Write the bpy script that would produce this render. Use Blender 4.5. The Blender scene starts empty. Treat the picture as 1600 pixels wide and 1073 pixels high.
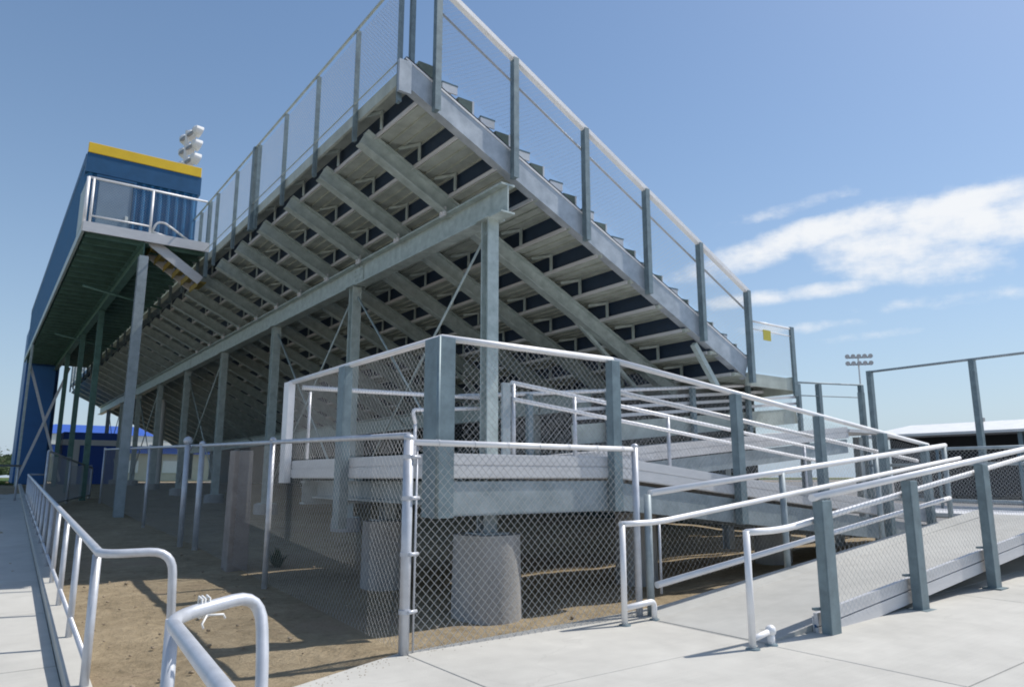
import bpy, math, random
from mathutils import Vector, Matrix, noise
R = math.radians
random.seed(7)
S = bpy.context.scene
COL = S.collection

# ------------------------------------------------------------------ mesh helper
class MB:
    def __init__(self): self.v = []; self.f = []; self.s = []
    def add(self, vs, fs, smooth=False):
        n = len(self.v); self.v += [tuple(p) for p in vs]
        for f in fs:
            self.f.append(tuple(i + n for i in f)); self.s.append(smooth)
        return self
    def hexa(self, p):
        return self.add(p, [(0,3,2,1),(4,5,6,7),(0,1,5,4),(1,2,6,5),(2,3,7,6),(3,0,4,7)])
    def box(self, x0, x1, y0, y1, z0, z1):
        return self.hexa([(x0,y0,z0),(x1,y0,z0),(x1,y1,z0),(x0,y1,z0),(x0,y0,z1),(x1,y0,z1),(x1,y1,z1),(x0,y1,z1)])
    def beam(self, a, b, w, h, up=(0,0,1), drop=0.0):
        """bar from a to b, w wide sideways, h along up; drop shifts along up"""
        a = Vector(a); b = Vector(b); d = (b - a).normalized(); u = Vector(up)
        sd = d.cross(u).normalized(); u = sd.cross(d).normalized()
        a = a + u * drop; b = b + u * drop
        q = []
        for p in (a, b):
            q += [p - sd*w/2 - u*h/2, p + sd*w/2 - u*h/2, p + sd*w/2 + u*h/2, p - sd*w/2 + u*h/2]
        return self.add(q, [(0,3,2,1),(4,5,6,7),(0,1,5,4),(1,2,6,5),(2,3,7,6),(3,0,4,7)])
    def ibeam(self, a, b, h, w, t=.03, up=(0,0,1)):
        self.beam(a, b, t*.8, h - 2*t + .004, up)
        self.beam(a, b, w, t, up, (h - t)/2); self.beam(a, b, w, t, up, -(h - t)/2)
        return self
    def tube(self, pts, r, n=10, closed_ends=True, bend=0.0):
        pts = [Vector(p) for p in pts]
        if bend > 0 and len(pts) > 2:
            q = [pts[0]]
            for i in range(1, len(pts)-1):
                p = pts[i]; a = pts[i-1]-p; b = pts[i+1]-p
                k = min(bend, a.length*.48, b.length*.48)
                A = p + a.normalized()*k; B = p + b.normalized()*k
                for j in range(7):
                    t = j/6; q.append(A*(1-t)**2 + p*2*t*(1-t) + B*t*t)
            q.append(pts[-1]); pts = q
        rings = []; u = None
        for i, p in enumerate(pts):
            d = (pts[min(i+1, len(pts)-1)] - pts[max(i-1, 0)]).normalized()
            if u is None:
                u = d.orthogonal().normalized()
            else:
                u = (u - d*u.dot(d)).normalized()
            w = d.cross(u)
            rings.append([p + (u*math.cos(2*math.pi*k/n) + w*math.sin(2*math.pi*k/n))*r for k in range(n)])
        vs = [x for rg in rings for x in rg]; fs = []
        for i in range(len(rings)-1):
            for k in range(n):
                k2 = (k+1) % n
                fs.append((i*n+k, i*n+k2, (i+1)*n+k2, (i+1)*n+k))
        self.add(vs, fs, True)
        if closed_ends:
            b = len(self.v) - len(vs)
            self.f.append(tuple(b + k for k in reversed(range(n)))); self.s.append(False)
            self.f.append(tuple(b + (len(rings)-1)*n + k for k in range(n))); self.s.append(False)
        return self
    def cone(self, c, r0, r1, z0, z1, n=16):
        x, y = c
        vs = [(x+r0*math.cos(2*math.pi*k/n), y+r0*math.sin(2*math.pi*k/n), z0) for k in range(n)] + \
             [(x+r1*math.cos(2*math.pi*k/n), y+r1*math.sin(2*math.pi*k/n), z1) for k in range(n)]
        self.add(vs, [(k, (k+1)%n, n+(k+1)%n, n+k) for k in range(n)], True)
        return self.add(vs, [tuple(reversed(range(n))), tuple(range(n, 2*n))])
    def ball(self, c, r, sx=1, sy=1, sz=1, nu=10, nv=6, jit=0):
        vs = []; c = Vector(c)
        for j in range(nv+1):
            th = math.pi*j/nv
            for i in range(nu):
                ph = 2*math.pi*i/nu; k = r*(1 + random.uniform(-jit, jit))
                vs.append(c + Vector((sx*k*math.sin(th)*math.cos(ph), sy*k*math.sin(th)*math.sin(ph), sz*k*math.cos(th))))
        return self.add(vs, [(j*nu+i, (j+1)*nu+i, (j+1)*nu+(i+1)%nu, j*nu+(i+1)%nu) for j in range(nv) for i in range(nu)], jit == 0)
    def chain(self, P, A, Bv, pitch=.0707, r=.0016):
        """woven diamond wire over the parallelogram P + s*A + t*Bv"""
        P = Vector(P); A = Vector(A); Bv = Vector(Bv); a = A.length; b = Bv.length
        ea = A/a; eb = Bv/b; nrm = ea.cross(eb).normalized()
        for sg in (1, -1):
            k = -b if sg == 1 else 0.0
            c = k
            while c < (a if sg == 1 else a + b):
                # line s = c + sg*t
                t0, t1 = 0.0, b
                if sg == 1:
                    t0 = max(t0, -c); t1 = min(t1, a - c)
                else:
                    t0 = max(t0, c - a); t1 = min(t1, c)
                if t1 - t0 > .01:
                    p0 = P + ea*(c+sg*t0) + eb*t0 + nrm*(r*.9*sg); p1 = P + ea*(c+sg*t1) + eb*t1 + nrm*(r*.9*sg)
                    d = (p1-p0).normalized(); q = d.cross(nrm)
                    vs = []
                    for p in (p0, p1):
                        vs += [p + nrm*r, p - nrm*r*.5 + q*r*.87, p - nrm*r*.5 - q*r*.87]
                    self.add(vs, [(0,1,4,3),(1,2,5,4),(2,0,3,5)], True)
                c += pitch
        return self
    def obj(self, name, mat, parent=None, bevel=0):
        me = bpy.data.meshes.new(name); me.from_pydata(self.v, [], self.f); me.update()
        me.polygons.foreach_set('use_smooth', self.s)
        o = bpy.data.objects.new(name, me); COL.objects.link(o)
        me.materials.append(M[mat] if isinstance(mat, str) else mat)
        if parent:
            o.parent = parent; o.matrix_parent_inverse = parent.matrix_basis.inverted()
        if bevel:
            m = o.modifiers.new('edge', 'BEVEL'); m.width = bevel; m.segments = 2; m.limit_method = 'ANGLE'; m.angle_limit = R(40)
        return o

def tag(o, label=None, cat=None, group=None, kind=None):
    if label: o['label'] = label
    if cat: o['category'] = cat
    if group: o['group'] = group
    if kind: o['kind'] = kind
    return o
def thing(name, label, cat, loc=(0,0,0), group=None):
    o = bpy.data.objects.new(name, None); COL.objects.link(o); o.location = loc; o.empty_display_size = .2
    bpy.context.view_layer.update()
    return tag(o, label, cat, group)
def copy_tree(o, loc, parent=None):
    c = o.copy(); COL.objects.link(c)
    if parent: c.parent = parent
    else: c.location = loc
    for ch in o.children: copy_tree(ch, None, c)
    return c

# ------------------------------------------------------------------ materials
M = {}
def mat(name, base, rough=.6, metal=0., var=.15, scale=6., bump=0., bscale=60., col2=None, spec=.5, streak=0.):
    m = bpy.data.materials.new(name); m.use_nodes = True; nt = m.node_tree; N = nt.nodes; L = nt.links
    b = N['Principled BSDF']; b.inputs['Roughness'].default_value = rough; b.inputs['Metallic'].default_value = metal
    b.inputs['Specular IOR Level'].default_value = spec
    tc = N.new('ShaderNodeTexCoord'); co = tc.outputs['Object']
    if streak:
        mp = N.new('ShaderNodeMapping'); mp.inputs['Scale'].default_value = (1, 1, streak); L.new(co, mp.inputs[0]); co = mp.outputs[0]
    n = N.new('ShaderNodeTexNoise'); n.inputs['Scale'].default_value = scale; n.inputs['Detail'].default_value = 6; n.inputs['Roughness'].default_value = .65
    L.new(co, n.inputs['Vector'])
    rp = N.new('ShaderNodeValToRGB'); rp.color_ramp.elements[0].position = .3; rp.color_ramp.elements[1].position = .72
    c2 = col2 or base
    rp.color_ramp.elements[0].color = tuple(max(0, c*(1-var)) for c in c2) + (1,)
    rp.color_ramp.elements[1].color = tuple(min(1, c*(1+var)) for c in base) + (1,)
    L.new(n.outputs['Fac'], rp.inputs[0]); L.new(rp.outputs[0], b.inputs['Base Color'])
    mr = N.new('ShaderNodeMapRange'); mr.inputs['To Min'].default_value = max(.05, rough-.1); mr.inputs['To Max'].default_value = min(1, rough+.12)
    L.new(n.outputs['Fac'], mr.inputs[0]); L.new(mr.outputs[0], b.inputs['Roughness'])
    if bump:
        n2 = N.new('ShaderNodeTexNoise'); n2.inputs['Scale'].default_value = bscale; n2.inputs['Detail'].default_value = 5
        L.new(tc.outputs['Object'], n2.inputs['Vector'])
        bp = N.new('ShaderNodeBump'); bp.inputs['Strength'].default_value = bump; bp.inputs['Distance'].default_value = .02
        L.new(n2.outputs['Fac'], bp.inputs['Height']); L.new(bp.outputs[0], b.inputs['Normal'])
    M[name] = m
    return m
mat('galvanised', (.49,.555,.535), .5, .2, .15, 6, col2=(.41,.485,.465))
mat('galvanised_beam', (.36,.41,.435), .5, .2, .14, 5, col2=(.30,.36,.38))
mat('stringer_steel', (.46,.505,.55), .42, .2, .14, 4, col2=(.38,.43,.475))
mat('shade_green_steel', (.10,.20,.17), .55, .1, .2, 4, col2=(.075,.16,.135))  # green tone of the shade below the press box put into the steel colour
mat('green_shroud', (.17,.21,.18), .6, .05, .2, 6)
mat('shade_green_deck', (.07,.14,.12), .6, .05, .2, 3)  # shade under the press box floor painted in as dark green
mat('galvanised_shade', (.205,.27,.295), .48, .25, .16, 7, col2=(.17,.225,.25))  # darker copy of galvanised, the posts' shaded side put into the colour
mat('aluminium', (.86,.85,.85), .42, .1, .06, 5)
mat('aluminium_board', (.66,.655,.66), .45, .15, .08, 4, streak=4)
mat('deck_board', (.48,.52,.47), .55, .1, .14, 3, col2=(.41,.445,.395))
mat('riser_navy', (.018,.038,.075), .5, 0, .2, 5)  # one even dark navy for the riser panels
mat('shade_wall', (.012,.03,.026), .8, 0, .2, 3)  # deep shade under the rows put into a near-black green
mat('wire', (.50,.51,.51), .5, .2, .1, 30)
mat('rail_pipe', (.55,.57,.61), .42, .3, .14, 9)
mat('pier_concrete', (.36,.35,.335), .9, 0, .2, 5, .35, 35, streak=.4)
mat('old_concrete', (.30,.265,.24), .92, 0, .22, 6, .4, 30)
mat('blue_siding', (.016,.12,.27), .5, 0, .15, 3)
mat('blue_dark', (.012,.085,.20), .5, 0, .15, 3)
mat('yellow_trim', (.80,.52,.02), .5, 0, .06, 3)
mat('door_paint', (.20,.27,.36), .5, 0, .08, 3)
mat('white_paint', (.78,.78,.76), .5, 0, .05, 3)
mat('cream_wall', (.55,.50,.40), .8, 0, .1, 2)
mat('school_blue', (.03,.10,.42), .6, 0, .1, 1)
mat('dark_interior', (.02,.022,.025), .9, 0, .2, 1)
mat('stair_tread', (.34,.26,.06), .6, .1, .3, 8)
mat('sign_yellow', (.52,.46,.06), .5, 0, .05, 5)
mat('lamp_glass', (.55,.57,.60), .3, .2, .1, 6)
mat('lamp_back', (.30,.30,.30), .5, .3, .2, 6)
mat('bark', (.10,.075,.05), .9, 0, .3, 6)
mat('track', (.22,.215,.21), .9, 0, .15, 2)
mat('tower_blue', (.035,.15,.38), .5, 0, .12, 1)
mat('stone', (.30,.24,.17), .95, 0, .3, 9)

def ground_material():
    m = bpy.data.materials.new('dirt'); m.use_nodes = True; nt = m.node_tree; N = nt.nodes; L = nt.links; b = N['Principled BSDF']
    b.inputs['Roughness'].default_value = .95; b.inputs['Specular IOR Level'].default_value = .15
    tc = N.new('ShaderNodeTexCoord')
    def nz(sc, det=8, ro=.6):
        n = N.new('ShaderNodeTexNoise'); n.inputs['Scale'].default_value = sc; n.inputs['Detail'].default_value = det; n.inputs['Roughness'].default_value = ro
        L.new(tc.outputs['Object'], n.inputs['Vector']); return n
    n1 = nz(1.3); n2 = nz(9, 8, .7); n3 = nz(.5, 5)
    r1 = N.new('ShaderNodeValToRGB'); e = r1.color_ramp.elements
    e[0].position = .33; e[0].color = (.215,.17,.107,1); e[1].position = .66; e[1].color = (.45,.362,.24,1)
    mx0 = N.new('ShaderNodeMath'); mx0.operation = 'MULTIPLY_ADD'; mx0.inputs[1].default_value = .55; L.new(n2.outputs['Fac'], mx0.inputs[0])
    mm = N.new('ShaderNodeMath'); mm.operation = 'MULTIPLY'; mm.inputs[1].default_value = .45; L.new(n1.outputs['Fac'], mm.inputs[0]); L.new(mm.outputs[0], mx0.inputs[2])
    L.new(mx0.outputs[0], r1.inputs[0])
    # reddish clay patches
    r3 = N.new('ShaderNodeValToRGB'); r3.color_ramp.elements[0].position = .55; r3.color_ramp.elements[1].position = .7; L.new(n3.outputs['Fac'], r3.inputs[0])
    mx = N.new('ShaderNodeMix'); mx.data_type = 'RGBA'; L.new(r3.outputs[0], mx.inputs['Factor']); L.new(r1.outputs[0], mx.inputs[6]); mx.inputs[7].default_value = (.35,.26,.18,1)
    L.new(mx.outputs[2], b.inputs['Base Color'])
    bp = N.new('ShaderNodeBump'); bp.inputs['Strength'].default_value = 1; bp.inputs['Distance'].default_value = .09
    L.new(mx0.outputs[0], bp.inputs['Height']); L.new(bp.outputs[0], b.inputs['Normal'])
    M['dirt'] = m
ground_material()

def concrete_material(name, base, joint):
    m = bpy.data.materials.new(name); m.use_nodes = True; nt = m.node_tree; N = nt.nodes; L = nt.links; b = N['Principled BSDF']
    b.inputs['Roughness'].default_value = .85; b.inputs['Specular IOR Level'].default_value = .25
    tc = N.new('ShaderNodeTexCoord')
    n = N.new('ShaderNodeTexNoise'); n.inputs['Scale'].default_value = .9; n.inputs['Detail'].default_value = 9; n.inputs['Roughness'].default_value = .62
    n2 = N.new('ShaderNodeTexNoise'); n2.inputs['Scale'].default_value = 70; n2.inputs['Detail'].default_value = 4
    n3 = N.new('ShaderNodeTexNoise'); n3.inputs['Scale'].default_value = 5; n3.inputs['Detail'].default_value = 8
    for k in (n, n2, n3): L.new(tc.outputs['Object'], k.inputs['Vector'])
    r = N.new('ShaderNodeValToRGB'); r.color_ramp.elements[0].position = .3; r.color_ramp.elements[1].position = .7
    r.color_ramp.elements[0].color = tuple(c*.80 for c in base)+(1,); r.color_ramp.elements[1].color = tuple(c*1.07 for c in base)+(1,)
    ad = N.new('ShaderNodeMath'); ad.operation = 'MULTIPLY_ADD'; ad.inputs[1].default_value = .35; L.new(n3.outputs['Fac'], ad.inputs[0])
    m2 = N.new('ShaderNodeMath'); m2.operation = 'MULTIPLY'; m2.inputs[1].default_value = .65; L.new(n.outputs['Fac'], m2.inputs[0]); L.new(m2.outputs[0], ad.inputs[2])
    L.new(ad.outputs[0], r.inputs[0])
    # stains: small dark spots
    vo = N.new('ShaderNodeTexVoronoi'); vo.inputs['Scale'].default_value = 2.1; L.new(tc.outputs['Object'], vo.inputs['Vector'])
    lt = N.new('ShaderNodeMapRange'); lt.inputs['From Min'].default_value = .03; lt.inputs['From Max'].default_value = .07; lt.inputs['To Min'].default_value = .72; lt.inputs['To Max'].default_value = 1
    L.new(vo.outputs['Distance'], lt.inputs[0])
    mu = N.new('ShaderNodeMix'); mu.data_type = 'RGBA'; mu.blend_type = 'MULTIPLY'; mu.inputs['Factor'].default_value = 1
    L.new(r.outputs[0], mu.inputs[6]); L.new(lt.outputs[0], mu.inputs[7])
    wn = N.new('ShaderNodeTexNoise'); wn.inputs['Scale'].default_value = 1.7; wn.inputs['Detail'].default_value = 6; L.new(tc.outputs['Object'], wn.inputs['Vector'])
    wv = N.new('ShaderNodeVectorMath'); wv.operation = 'MULTIPLY_ADD'; L.new(wn.outputs['Color'], wv.inputs[0]); wv.inputs[1].default_value = (.9, .9, 0); L.new(tc.outputs['Object'], wv.inputs[2])
    vc = N.new('ShaderNodeTexVoronoi'); vc.feature = 'DISTANCE_TO_EDGE'; vc.inputs['Scale'].default_value = .33; L.new(wv.outputs[0], vc.inputs['Vector'])
    ck = N.new('ShaderNodeMapRange'); ck.inputs['From Min'].default_value = .0005; ck.inputs['From Max'].default_value = .0035; ck.inputs['To Min'].default_value = .93; ck.inputs['To Max'].default_value = 1; L.new(vc.outputs['Distance'], ck.inputs[0])
    mb = N.new('ShaderNodeTexNoise'); mb.inputs['Scale'].default_value = 1; mb.inputs['Detail'].default_value = 5
    ms = N.new('ShaderNodeMapping'); ms.inputs['Scale'].default_value = (1.2, 60, 1); L.new(tc.outputs['Object'], ms.inputs[0]); L.new(ms.outputs[0], mb.inputs['Vector'])
    br = N.new('ShaderNodeMapRange'); br.inputs['To Min'].default_value = .93; br.inputs['To Max'].default_value = 1.06; L.new(mb.outputs['Fac'], br.inputs[0])
    m3 = N.new('ShaderNodeMath'); m3.operation = 'MULTIPLY'; L.new(ck.outputs[0], m3.inputs[0]); L.new(br.outputs[0], m3.inputs[1])
    mv = N.new('ShaderNodeMix'); mv.data_type = 'RGBA'; mv.blend_type = 'MULTIPLY'; mv.inputs['Factor'].default_value = 1; L.new(mu.outputs[2], mv.inputs[6]); L.new(m3.outputs[0], mv.inputs[7])
    L.new(mv.outputs[2], b.inputs['Base Color'])
    bp = N.new('ShaderNodeBump'); bp.inputs['Strength'].default_value = .15; bp.inputs['Distance'].default_value = .01
    L.new(n2.outputs['Fac'], bp.inputs['Height']); L.new(bp.outputs[0], b.inputs['Normal'])
    M[name] = m
concrete_material('concrete', (.545,.53,.485), True)
concrete_material('ramp_floor', (.47,.465,.435), True)

def foliage(name, c1, c2):
    m = mat(name, c1, .8, 0, .3, .7, col2=c2, spec=.2); return m
foliage('leaves', (.07,.10,.045), (.04,.065,.035))
foliage('grass', (.075,.12,.025), (.05,.09,.02))

# ------------------------------------------------------------------ terrain
def sm(t): t = min(max(t, 0), 1); return t*t*(3-2*t)
def terr(x, y):
    z = .026*(min(max(y, 5), 40) - 5)
    fx = min(max((8-y)/3, 0), 1)
    return z + .03*min(max(x-6, 0), 20)*fx
def axis(lo, hi, step, far):
    a = []; x = lo
    while x <= hi + 1e-6: a.append(round(x, 4)); x += step
    k = step; p = hi
    while p < far: k *= 1.35; p += k; a.append(p)
    k = step; p = lo
    while p > -far: k *= 1.35; p -= k; a.insert(0, p)
    return a
g = MB(); xs = axis(-3, 16, .25, 4000); ys = axis(0, 30, .25, 4000)
for y in ys:
    for x in xs:
        z = terr(x, y)
        if -2 < x < 16 and 3 < y < 32:
            z += .035*noise.noise(Vector((x*1.1, y*1.1, 0))) + .018*noise.noise(Vector((x*3.7, y*3.7, 4)))
            z -= .03
        elif y > 60: z -= .02
        if x < .45 and y < 41: z -= .12
        g.v.append((x, y, z))
nx = len(xs)
for j in range(len(ys)-1):
    for i in range(nx-1):
        g.f.append((j*nx+i, j*nx+i+1, (j+1)*nx+i+1, (j+1)*nx+i)); g.s.append(True)
tag(g.obj('ground', 'dirt'), kind='structure')

def sheet(name, poly, material, off, thick=0.0, cut=None):
    """flat polygon laid on the terrain, cut into strips along x so that it follows the slope"""
    m = MB(); n = len(poly)
    vs = [(x, y, terr(x, y) + off) for x, y in poly]
    m.add(vs, [tuple(range(n))])
    if thick:
        lo = [(x, y, z - thick) for x, y, z in vs]
        k = len(m.v); m.add(vs + lo, [(i, n+i, n+(i+1)%n, (i+1)%n) for i in range(n)])
    o = m.obj(name, material); tag(o, kind='structure'); return o
# right hand concrete pavement: slabs with real joints
pv = MB()
def slab(poly, top=.03, thick=.14):
    n = len(poly); up = [(x, y, terr(x, y)+top) for x, y in poly]; lo = [(x, y, z-thick) for x, y, z in up]
    pv.add(up+lo, [tuple(range(n)), tuple(reversed(range(n, 2*n)))] + [(i, n+i, n+(i+1)%n, (i+1)%n) for i in range(n)])
J = .004
def edge_y(x): return 4.42 + (x-1.5)*.35 if x < 2.6 else 4.90 + (x-2.6)*.06
xj = [1.2, 2.62, 4.96, 8.2, 11.4, 14.0, 17, 20, 23, 26, 34]
yj = [-14, -8, -4, 0, 2.1, 3.62]
for a, b in zip(xj, xj[1:]):
    for c, d in zip(yj, yj[1:]):
        slab([(a+J, c+J), (b-J, c+J), (b-J, d-J), (a+J, d-J)])
    top = [(x, edge_y(x)) for x in (b-J, 2.6, a+J) if a+J <= x <= b-J]
    top = [(b-J, edge_y(b-J))] + ([(2.6, edge_y(2.6))] if a < 2.6 < b else []) + [(a+J, edge_y(a+J))]
    slab([(a+J, 3.62+J), (b-J, 3.62+J)] + top)
tag(pv.obj('pavement', 'concrete', bevel=.006), kind='structure')
# left walkway with joints and kerb
def wk(y): return .56 + .0315*(y-4.9)
wb = MB(); y = 0.0
while y < 41:
    y1 = y + 2.0
    p = [(-7, y+.01), (wk(y)-.004, y+.01), (wk(y1)-.004, y1-.01), (-7, y1-.01)]
    up = [(a, b, terr(a, b)-.01) for a, b in p]; lo = [(a, b, c-.2) for a, b, c in up]
    wb.add(up+lo, [(0,1,2,3), (7,6,5,4)] + [(i, 4+i, 4+(i+1)%4, (i+1)%4) for i in range(4)]); y = y1
tag(wb.obj('walkway', 'concrete', bevel=.006), kind='structure')
kb = MB(); y = 1.0
while y < 41:
    y1 = y + 4.0
    q = [(wk(y), y), (wk(y)+.13, y), (wk(y1)+.13, y1-.012), (wk(y1), y1-.012)]
    up = [(a, b, terr(a, b)+.07) for a, b in q]; lo = [(a, b, c-.3) for a, b, c in up]
    kb.add(up+lo, [(0,1,2,3), (7,6,5,4)] + [(i, 4+i, 4+(i+1)%4, (i+1)%4) for i in range(4)]); y = y1
tag(kb.obj('kerb', 'concrete', bevel=.01), kind='structure')
# lawn beyond
lw = MB()
lw.add([(-60, 41.2, .93), (1.6, 41.2, .93), (1.6, 75, .93), (-60, 75, .93)], [(0,1,2,3)])
tag(lw.obj('lawn', 'grass'), kind='structure')
fg = MB(); fg.add([(-400, 75, .932), (400, 75, .932), (400, 900, .932), (-400, 900, .932)], [(0,1,2,3)])
tk = MB(); tk.add([(34.2, -60, .64), (120, -60, .64), (120, 60, .945), (14.1, 60, .945), (14.1, 9.6, .33), (16.5, 5, .36), (34.2, 4.9, .64)], [(0,1,2,3,4,5,6)])
tag(tk.obj('running_track', 'track'), kind='structure')
tag(fg.obj('playing_field', 'grass'), kind='structure')
gt = MB()
for i in range(5000):
    x = random.uniform(-6, 1.6); y = random.uniform(41.2, 60); a = random.uniform(0, 6.28); h = random.uniform(.05, .16)
    gt.add([(x, y, .93), (x+.03*math.cos(a), y+.03*math.sin(a), .93), (x+.03*math.sin(a), y, .93+h)], [(0,1,2)])
tag(gt.obj('lawn_grass', 'grass'), 'green tufts of grass on the lawn beyond the left walkway', 'grass', kind='stuff')
# stones scattered over the dirt
st = MB()
for i in range(420):
    x = random.uniform(.8, 5.2); y = random.uniform(4.9, 14)
    if x > 3.2 and y < 5.2: continue
    r = random.choice((.005, .006, .008, .011, .018)) * random.uniform(.7, 1.3)
    st.ball((x, y, terr(x, y)-.012 + .035*noise.noise(Vector((x*1.1, y*1.1, 0)))), r, 1, random.uniform(.7, 1.2), .6, 6, 4, .2)
for i in range(260):
    x = random.uniform(1.6, 5.0); y = edge_y(x) + random.gauss(-.02, .09); r = random.choice((.002, .003, .003, .004))
    st.ball((x, y, terr(x, y)+.03+r*.3), r, 1.3, 1, .6, 6, 4, .25)
for i in range(90):
    x = random.uniform(.8, 3.0); y = random.uniform(4.9, 9.5); a_ = random.uniform(0, 6.28); l_ = random.uniform(.02, .07); z_ = terr(x, y) + .035*noise.noise(Vector((x*1.1, y*1.1, 0))) + .018*noise.noise(Vector((x*3.7, y*3.7, 4))) - .024
    st.tube([(x, y, z_), (x+l_*math.cos(a_), y+l_*math.sin(a_), z_+.006)], .002, 4)
tag(st.obj('loose_stones', 'stone'), 'small loose stones and clods scattered over the bare dirt', 'stones', kind='stuff')

# ------------------------------------------------------------------ grandstand
Y0, Y1 = 8.6, 53.8
XR = 4.45
TR, RI = .703, .3505
def FX(j): return 4.74 + TR*j
def FZ(j): return 6.80 - RI*j
NR = 10
RY = [Y0 + .06] + [10.22 + 1.73*i for i in range(26)]
RY = [y for y in RY if y < Y1]
stand = thing('grandstand', 'long raised steel and aluminium grandstand of bench rows seen from below its near end', 'grandstand', (6.2, Y0, 0))
for j in range(NR+1):
    z = FZ(j); x0 = FX(j); x1 = FX(j+1) if j < NR else 13.75
    m = MB(); m.box(x0, x1, Y0+.03, Y1, z-.045, z)
    n = 3 if j < NR else 8
    for k in range(n+1):
        xx = x0 + .02 + (x1-x0-.04)*k/n
        m.box(xx-.012, xx+.012, Y0+.031, Y1-.001, z-.075, z-.0452)
    m.obj('footboard', 'deck_board', stand)
    m = MB(); m.box(x0-.035, x0-.001, Y0+.1, Y1, z-.06, z-.002); m.obj('board_lip', 'aluminium_board', stand)
    m = MB(); m.box(x0+.012, x0+.03, Y0+.05, Y1, z+.001, z+RI-.046)
    m.obj('riser_panel', 'riser_navy', stand)
m = MB(); m.box(XR, FX(0)+.03, Y0+.03, Y1, FZ(-1)-.045, FZ(-1)); m.obj('footboard', 'deck_board', stand)
m = MB(); m.beam((XR-.02, Y0+.03, FZ(-1)-.09), (XR-.02, Y1, FZ(-1)-.09), .05, .2); m.obj('rear_nosing', 'deck_board', stand)
for j in range(NR+1):
    z = FZ(j) + .40; x = FX(j) + .36
    m = MB(); m.box(x, x+.26, Y0+.12, Y1, z-.05, z); m.box(x+.015, x+.045, Y0+.122, Y1-.002, z-.13, z-.0502)
    m.obj('bench_seat', 'aluminium_board', stand)
    m = MB(); m.box(x-.004, x+.264, Y0+.095, Y0+.12, z-.145, z-.022); m.obj('seat_end_cap', 'aluminium', stand)
    m = MB(); m.box(x-.01, x+.275, Y0+.093, Y0+.12, z-.0218, z+.008); m.obj('seat_end_trim', 'galvanised_shade', stand)
    m = MB(); x2 = FX(j) - .05; z2 = FZ(j) + RI + .004
    m.box(x2, x2+.28, Y0+.12, Y1, z2+.20, z2+.24); m.box(x2+.02, x2+.06, Y0+.122, Y1-.002, z2, z2+.1998)
    m.obj('seat_back', 'deck_board', stand)
    m = MB(); m.box(x2-.003, x2+.25, Y0+.10, Y0+.12, z2, z2+.235); m.obj('back_end_cap', 'green_shroud', stand)
    m = MB(); m.box(x2+.2505, x2+.283, Y0+.098, Y0+.12, z2, z2+.243); m.obj('back_end_trim', 'aluminium', stand)
    m = MB()
    for yy in [Y0+.35] + RY[1:8]:
        m.box(x+.05, x+.21, yy-.02, yy+.02, FZ(j)+.001, z-.052)
    m.obj('seat_bracket', 'galvanised_shade', stand)
# front wall added to close off and darken the space under the rows
m = MB(); m.box(13.62, 13.74, 9.6, Y1, .2, 3.2); m.obj('front_wall', 'shade_wall', stand)
# rakers
def raker_mesh(y):
    m = MB(); xa, xb = XR+.05, 11.9
    top = lambda x: FZ(0) - .06 - .4985*(x-4.74)
    m.ibeam((xa, y, top(xa)-.15), (xb, y, top(xb)-.15), .29, .19, .022)
    for j in range(0, NR+1):
        x = FX(j)
        m.box(x-.075, x-.05, y-.36, y-.30, FZ(j)-.02, FZ(j)+RI-.05)          # riser bracket
        m.beam((x-.06, y-.33, FZ(j)+RI-.085), (x-.30, y-.05, FZ(j)+RI-.12), .02, .05)
    return m
for y in RY[1:]:
    raker_mesh(y).obj('raker', 'galvanised', stand)
# end stringer channel with flanges
def ztop(x): return 7.19 - .4745*(x-4.69)
m = MB(); a = (XR-.03, Y0+.01, ztop(XR-.03)-.235); b = (12.15, Y0+.01, ztop(12.15)-.235)
m.beam(a, b, .02, .42); m.beam((a[0], a[1]+.06, a[2]+.22), (b[0], b[1]+.06, b[2]+.22), .16, .02)
m.beam((a[0], a[1]+.06, a[2]-.22), (b[0], b[1]+.06, b[2]-.22), .16, .02)
m.obj('end_stringer', 'stringer_steel', stand)
m = MB(); m.beam((XR-.05, Y0-.01, 6.72), (XR-.05, Y0-.01, 7.22), .2, .06, (0, 1, 0)); m.obj('stringer_end_plate', 'stringer_steel', stand)
m = MB(); m.beam((a[0], Y0-.006, a[2]+.205), (b[0], Y0-.006, b[2]+.205), .008, .045); m.obj('trim_strip', 'aluminium', stand)
# girders and columns
GX = 6.2
for gx, gz in ((GX, 5.52), (11.1, 3.02)):
    ys_ = [Y0-.12 if gx == GX else 12.0, 13.9, 29.2, 44.3, Y1]
    for a_, b_ in zip(ys_, ys_[1:]):
        m = MB(); m.ibeam((gx, a_+.03, gz), (gx, b_-.03, gz), .48, .26, .03); m.obj('girder', 'galvanised', stand)
for yy in (13.9, 29.2):
    m = MB(); m.box(GX-.03, GX-.014, yy-.22, yy+.22, 5.36, 5.68)
    for a_ in (-.16, -.06, .06, .16):
        for b_ in (5.42, 5.52, 5.62): m.ball((GX-.034, yy+a_, b_), .018, .6, 1, 1, 6, 4)
    m.obj('splice_plate', 'galvanised', stand)
for y in RY[1:12]:
    m = MB(); m.box(GX-.17, GX-.135, y-.09, y+.09, 5.70, 5.86); m.ball((GX-.18, y, 5.76), .03); m.obj('raker_clip', 'aluminium_board', stand)
CY = [9.0 + 5.1*i for i in range(9)]
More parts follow.
